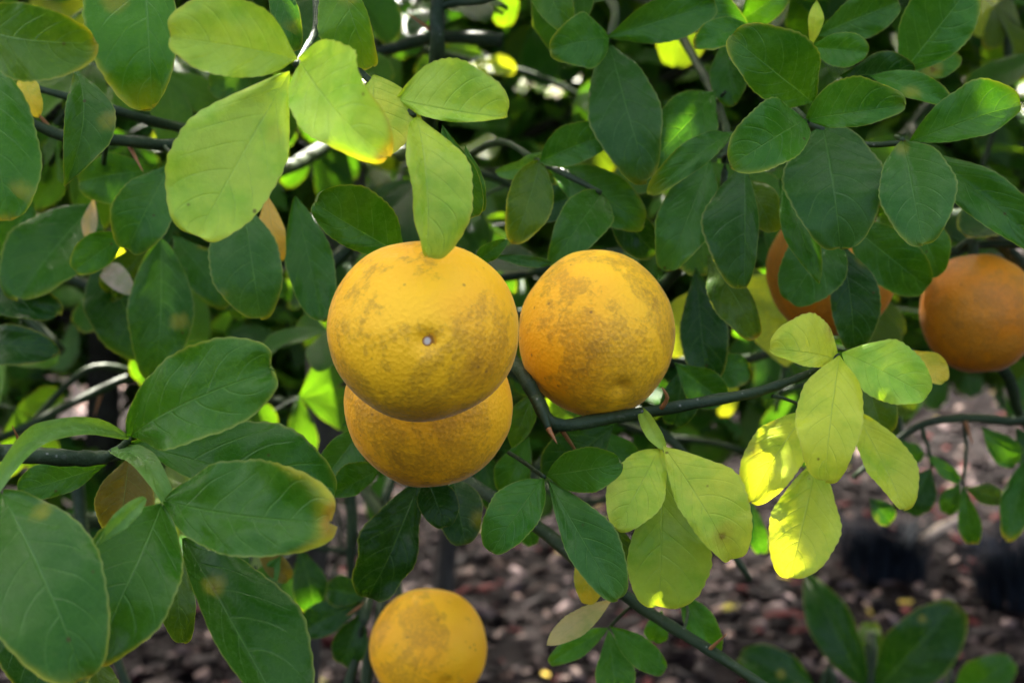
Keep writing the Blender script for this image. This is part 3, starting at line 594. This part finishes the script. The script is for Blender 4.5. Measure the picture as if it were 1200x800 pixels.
# ------------------------------------------------------------------ fillers: sprays of three-part leaves on twigs
protos = []
for i in range(7):
    r_ = random.Random(100 + i); L = 1.0
    protos.append([leaf_mesh(1.0, r_.uniform(.24, .32), r_.uniform(.24, .32), r_.uniform(5, 25), r_.uniform(5, 25), r_.uniform(.03, .14), r_.uniform(-.06, .06), r_.uniform(1.0, 1.35), seed=200 + i * 3 + s_, nu=6, nv=22, twist=r_.uniform(-20, 20)) for s_ in range(3)])
for pr in protos:
    for me in pr: me.materials.append(M_LEAF)
rod = tube_mesh('petiole', [Vector((0, 0, 0)), Vector((0, .5, .04)), Vector((0, 1, 0))], [.028, .022, .02], sides=5, steps=2); rod.materials.append(M_STEM)
FC = [C['dg'], C['mg'], C['mg'], C['bl'], (0.05, 0.14, .012), (0.03, .10, .01), (.075, .13, .01), (.08, .19, .015)]
def rand_leaf(tree, node, outward, size, r_):
    col = r_.choice(FC); yel = r_.random() ** 2 * .8
    if r_.random() < .05: col = C['yg']
    pd = (outward + Vector((r_.gauss(0, .4), r_.gauss(0, .4), r_.gauss(-.1, .4)))).normalized(); pl = size * r_.uniform(.35, .6)
    e = link('leaf', None, T(node), tree)
    link('petiole', rod, frame(node, pd, Vector((0, -.4, 1))) @ Matrix.Diagonal((pl, pl, pl, 1)), e)
    tip = node + pd * pl; n = Vector((r_.gauss(0, .45), -.75 + r_.gauss(0, .35), .6 + r_.gauss(0, .3)))
    d = (pd + Vector((0, 0, -.9))).normalized(); n = (n - d * n.dot(d)).normalized(); pr = r_.choice(protos)
    for s_, an, k_ in ((0, 0, 1.0), (1, 62, .78), (2, -62, .78)):
        dd = Matrix.Rotation(R(an + r_.uniform(-14, 14)), 3, n) @ d; dd = (dd + Vector((0, 0, -.15 * abs(an) / 60))).normalized()
        nn = n + Vector((r_.gauss(0, .18), r_.gauss(0, .18), r_.gauss(0, .18)))
        sz = size * k_ * r_.uniform(.85, 1.1); j = r_.uniform(.85, 1.15)
        link('leaflet', pr[s_], frame(tip, dd, nn) @ Matrix.Diagonal((sz, sz, sz, 1)), e, None, (*(v * j for v in col), yel))
def allowed(x, y, m=14):
    if x > 540 and y > 575 - m: return False
    if x > 800 and y > 520 - m: return False
    if x > 1040 and y > 445 - m: return False
    if x > 330 and y > 610 - m: return False
    if y > 700: return False
    if 50 - m < x < 165 + m and 425 - m < y < 495 + m: return False
    if x > 1135 - m * .5 and 40 - m * .5 < y < 105 + m * .5: return False
    if x > 1150 - m * .5 and 245 - m * .5 < y < 295 + m * .5: return False
    if 580 - m < x < 670 + m and 75 - m < y < 110 + m: return False
    return True
def spray(tree, px, py, d, n, r_, size=.045, step=.03):
    p = P(px, py, d); dirv = Vector((r_.uniform(-1, 1), r_.uniform(-.5, .5), r_.uniform(-.6, .35))).normalized(); pts = [p]
    for i in range(n):
        dirv = (dirv + Vector((r_.gauss(0, .2), r_.gauss(0, .2), r_.gauss(-.05, .2)))).normalized(); pts.append(pts[-1] + dirv * step)
    tube('twig', pts, [.0032 * (1 - .6 * i / n) for i in range(n + 1)], tree, M_STEM, sides=6, steps=3)
    c_ = 0
    for i, q in enumerate(pts[1:]):
        side = Vector((r_.uniform(-1, 1), r_.uniform(-1, .3), r_.uniform(-.4, .6))).normalized()
        x, y, dd = proj(q + side * .03 - Vector((0, 0, size * .7)))
        if not allowed(x, y): continue
        rand_leaf(tree, q, side, size * r_.uniform(.8, 1.15), r_); c_ += 1
    return c_
r1 = random.Random(5); cnt = 0
while cnt < 195:
    x, y, d = r1.uniform(-140, 1340), r1.uniform(-120, 600), r1.uniform(.56, .98)
    if allowed(x, y, 0): cnt += spray(TREE, x, y, d, 5, r1)

# unseen crown leaves, added above and beside the frame to shade what hangs below
lf = []
for s_ in range(5):
    me = leaf_mesh(1.0, .27, .29, 14, 16, .1, seed=500 + s_, nu=2, nv=5, teeth=False, wav=.8)
    sv = np.array([v.co[:] for v in me.vertices]); sf = np.array([p_.vertices[:] for p_ in me.polygons]); su = np.zeros((len(sv), 2))
    for lp, uvd in zip(me.loops, me.uv_layers[0].data): su[lp.vertex_index] = uvd.uv
    lf.append((sv, sf, su)); bpy.data.meshes.remove(me)
def foliage(parent, at, sampler, count, size, r_, tints, name='foliage', clump=None):
    it = []
    for i in range(count):
        p = sampler(r_)
        if p is None: continue
        y = Vector((r_.gauss(0, 1), r_.gauss(0, 1), r_.gauss(-.5, .7))).normalized(); n = Vector((r_.gauss(0, .7), r_.gauss(-.2, .7), 1.0))
        s_ = size * r_.uniform(.7, 1.25); c = r_.choice(tints); q = r_.uniform(.75, 1.25)
        it.append((frame(p - at, y, n) @ Matrix.Diagonal((s_, s_, s_, 1)), tuple(v * q for v in c)))
    return tag(pieces(name, it, M_FOL, lf, parent, T(at)), kind='stuff')
GAPS = [(P(x, y, d), r) for x, y, d, r in ((196, 455, .318, .014), (928, 655, .387, .022), (1002, 112, .36, .032), (484, 230, .312, .028), (905, 55, .38, .022), (1000, 540, .40, .006),
        (600, 190, .45, .03), (600, 40, .85, .05), (660, 150, .8, .045), (880, 250, .75, .05), (770, 240, .8, .05), (60, 300, .85, .05), (250, 340, .75, .04), (900, 400, .8, .05), (820, 430, .85, .05), (1010, 60, .6, .04), (430, 30, .8, .05), (740, 90, .7, .04), (120, 400, .8, .05), (380, 560, .8, .04), (950, 480, .8, .05), (690, 440, .8, .05), (545, 200, .8, .05), (330, 120, .8, .05), (400, 110, .285, .03), (660, 240, .44, .02), (1085, 430, .42, .02), (330, 420, .31, .012), (835, 600, .37, .004))]
def gap(p):  # leaves left out along these sun rays, so chosen spots get sun
    for t, r in GAPS:
        v = p - t
        if (v - sd * v.dot(sd)).length < r + .004: return True
    return False
BLOCK = [P(x, y, d) for x, y, d in ((496, 387, .345), (520, 400, .35), (680, 391, .41), (620, 400, .40), (1147, 340, .55), (974, 300, .53), (1130, 320, .54), (1160, 330, .54), (1000, 730, .9), (1090, 740, .9), (250, 180, .31), (520, 760, .55))]
def shade_pt(r_):                                               # leaves added along the sun rays to keep sun off fruit and lower leaves
    t = r_.choice(BLOCK); p = t + sd * r_.uniform(.45, 1.3) + Vector((r_.gauss(0, .03), r_.gauss(0, .03), r_.gauss(0, .03)))
    x, y, d = proj(p)
    return None if y > -60 or gap(p) else p
def crown_pt(r_):
    if r_.random() < .11: return shade_pt(r_)
    for _ in range(20):
        p = Vector((r_.uniform(-1.3, 1.3), r_.uniform(.42, 2.0), r_.uniform(1.2, 2.5)))
        x, y, d = proj(p)
        if -40 < x < 1240 and y > -60: continue
        if mnoise.noise(p * 4.5) < (-.30 if p.y < .95 else .24) or gap(p): continue
        return p
foliage(TREE, root_at, crown_pt, 15000, .05, random.Random(3), [C['mg'], C['bg'], C['dg'], C['ol']])

# ------------------------------------------------------------------ the tree behind and the shrubs beyond
def back_tree(tx, px, d, label, n, seed, ylo=-150, yhi=600, spread=520, hgt=2.6, nfol=20000):
    r_ = random.Random(seed); b = P(tx, 400, d); b.z = 0; cx = P(px, 400, d).x
    t = link('leafy_tree', None, T(b)); tag(t, label, 'tree', 'leafy trees standing behind the citrus tree')
    top = b + Vector((.1, .1, hgt))
    tube('trunk', [b - Vector((0, 0, .02)), b.lerp(top, .35) + Vector((.04, 0, 0)), b.lerp(top, .7) - Vector((.03, 0, 0)), top], [.022, .02, .016, .008], t, M_BARK, sides=10)
    for i in range(7):
        st_ = b.lerp(top, r_.uniform(.35, .85)); en = P(px + r_.uniform(-1, 1) * spread, r_.uniform(ylo, yhi), d + r_.uniform(-.4, .3))
        tube('branch', [st_, st_.lerp(en, .5) + Vector((0, 0, .06)), en], [.010, .008, .004], t, M_BARK, sides=7)
    c_ = 0
    while c_ < n:
        x, y, dd = px + r_.gauss(0, .55) * spread, r_.uniform(ylo, yhi), d + r_.uniform(-.35, .45)
        if allowed(x, y, 0): c_ += spray(t, x, y, dd, 5, r_, .052, .04)
    def sm(q_):
        p = Vector((cx + q_.uniform(-1.1, 1.1), b.y + q_.gauss(.3, .35), q_.uniform(.70, 1.75)))
        x, y, dd = proj(p)
        if mnoise.noise(p * 6.0) < -.22 or not allowed(x, y, 12) or gap(p): return None
        return p
    def high(q_):  # unseen leaves added over the frame to shade the ground, denser over the near part
        p = Vector((cx + q_.uniform(-2.6, 2.6), q_.uniform(1.9, 6.9), q_.uniform(1.75, 3.8)))
        x, y, dd = proj(p)
        if y > -40 and -60 < x < 1260: return None
        return None if mnoise.noise(p * 2.2) < (-.34 if 3.6 < p.y < 6.3 else -.02) or gap(p) else p
    foliage(t, b, high, 11000, .10, r_, [C['mg'], C['dg'], C['bl'], C['ol']], 'added_shade_foliage')
    foliage(t, b, sm, nfol, .06, r_, [C['mg'], C['mg'], (.02, .08, .012), (.04, .12, .012), (.075, .17, .012)])
back_tree(40, 130, 1.75, 'dark leafy tree in shade behind the left half of the picture', 45, 31)
back_tree(1330, 850, 1.9, 'dark leafy tree in shade behind the fruit branch on the right', 45, 32, yhi=430)
back_tree(500, 470, 2.7, 'dark leafy tree farther back behind the middle of the picture', 25, 33, yhi=430, spread=420)

def shrub(x, y, rx, rz, h0, label, seed, count, tints, size=.075):
    r_ = random.Random(seed); b = Vector((x, y, 0)); s_ = link('shrub', None, T(b)); tag(s_, label, 'shrub', 'shrubs in the far background')
    for i in range(6):
        en = b + Vector((r_.gauss(0, .4) * rx, r_.gauss(0, .3) * rx, h0 + rz * r_.uniform(.4, 1.2)))
        tube('stem', [b + Vector((r_.gauss(0, .06), r_.gauss(0, .06), -.02)), b.lerp(en, .5) + Vector((r_.gauss(0, .05), 0, .05)), en], [.03, .022, .008], s_, M_BARK, sides=7)
    def sm(q_):
        v = Vector((q_.gauss(0, 1), q_.gauss(0, 1), q_.gauss(0, 1))).normalized() * (q_.random() ** .4)
        p = b + Vector((v.x * rx, v.y * rx * .7, h0 + rz * (1 + v.z)))
        return None if mnoise.noise(p * 1.8) < -.1 else p
    foliage(s_, b, sm, count, size, r_, tints)
G1, G2, G3 = (0.03, .085, .015), (0.06, .12, .02), (0.015, .05, .013)
shrub(-3.0, 8.6, 1.0, 1.0, .5, 'shrub in the far left background behind the dark tree', 41, 2600, [G1, G3, G3])
shrub(.1, 6.6, 1.2, 1.1, .5, 'shrub in the far background between the two trees', 42, 2600, [G1, G2, G3])
shrub(2.0, 7.6, 1.1, 1.0, .7, 'shrub in the far right background above the sunny ground', 43, 2400, [G1, G2, G3])
shrub(-3.6, 9.5, 1.8, 1.5, .2, 'broad shrub at the far left edge', 44, 2400, [G1, G2], .1)
shrub(4.4, 11, 1.9, 1.6, .3, 'broad shrub at the far right edge', 45, 2400, [G1, G2], .1)
shrub(.8, 13, 2.2, 1.8, .2, 'broad shrub farthest away in the middle', 46, 2600, [G1, G2], .11)

# ------------------------------------------------------------------ the young plant at the lower right
pb = P(1020, 830, .9); pb.z = 0
YP = link('young_plant', None, T(pb)); tag(YP, 'blurred young plant with broad dark green leaves at the lower right', 'plant')
tube('stem', [pb - Vector((0, 0, .01)), pb.lerp(P(1020, 812, .9), .5) + Vector((.01, 0, 0)), P(1020, 812, .9), P(1019, 770, .93)], [.007, .006, .004, .002], YP, M_STEM)
tube('stem', [pb.lerp(P(1020, 812, .9), .6), P(1100, 850, .93), P(1112, 790, .95)], [.004, .003, .002], YP, M_STEM)
tube('stem', [pb.lerp(P(1020, 812, .9), .5), P(980, 840, .9), P(960, 815, .9)], [.004, .003, .002], YP, M_STEM)
for r_ in ((1016, 806, .9, 941, 667, .92, 27, 25, 'dg', .1, dict(p=.9, notch=0, q2=.9)), (1021, 814, .9, 1122, 707, .88, 34, 42, 'dg', .2, dict(p=1.1)), (1018, 806, .92, 1018, 722, .95, 13, 17, 'ol', .2),
           (962, 816, .9, 864, 768, .9, 24, 27, 'dg', .1), (1110, 792, .95, 1126, 716, .97, 9, 11, 'mg', 0), (1112, 830, .92, 1182, 772, .9, 24, 26, 'mg', .3), (1022, 830, .88, 1060, 900, .86, 30, 30, 'dg', .1)):
    leaflet(YP, *r_[:10], name='leaf', **(r_[10] if len(r_) > 10 else {}))
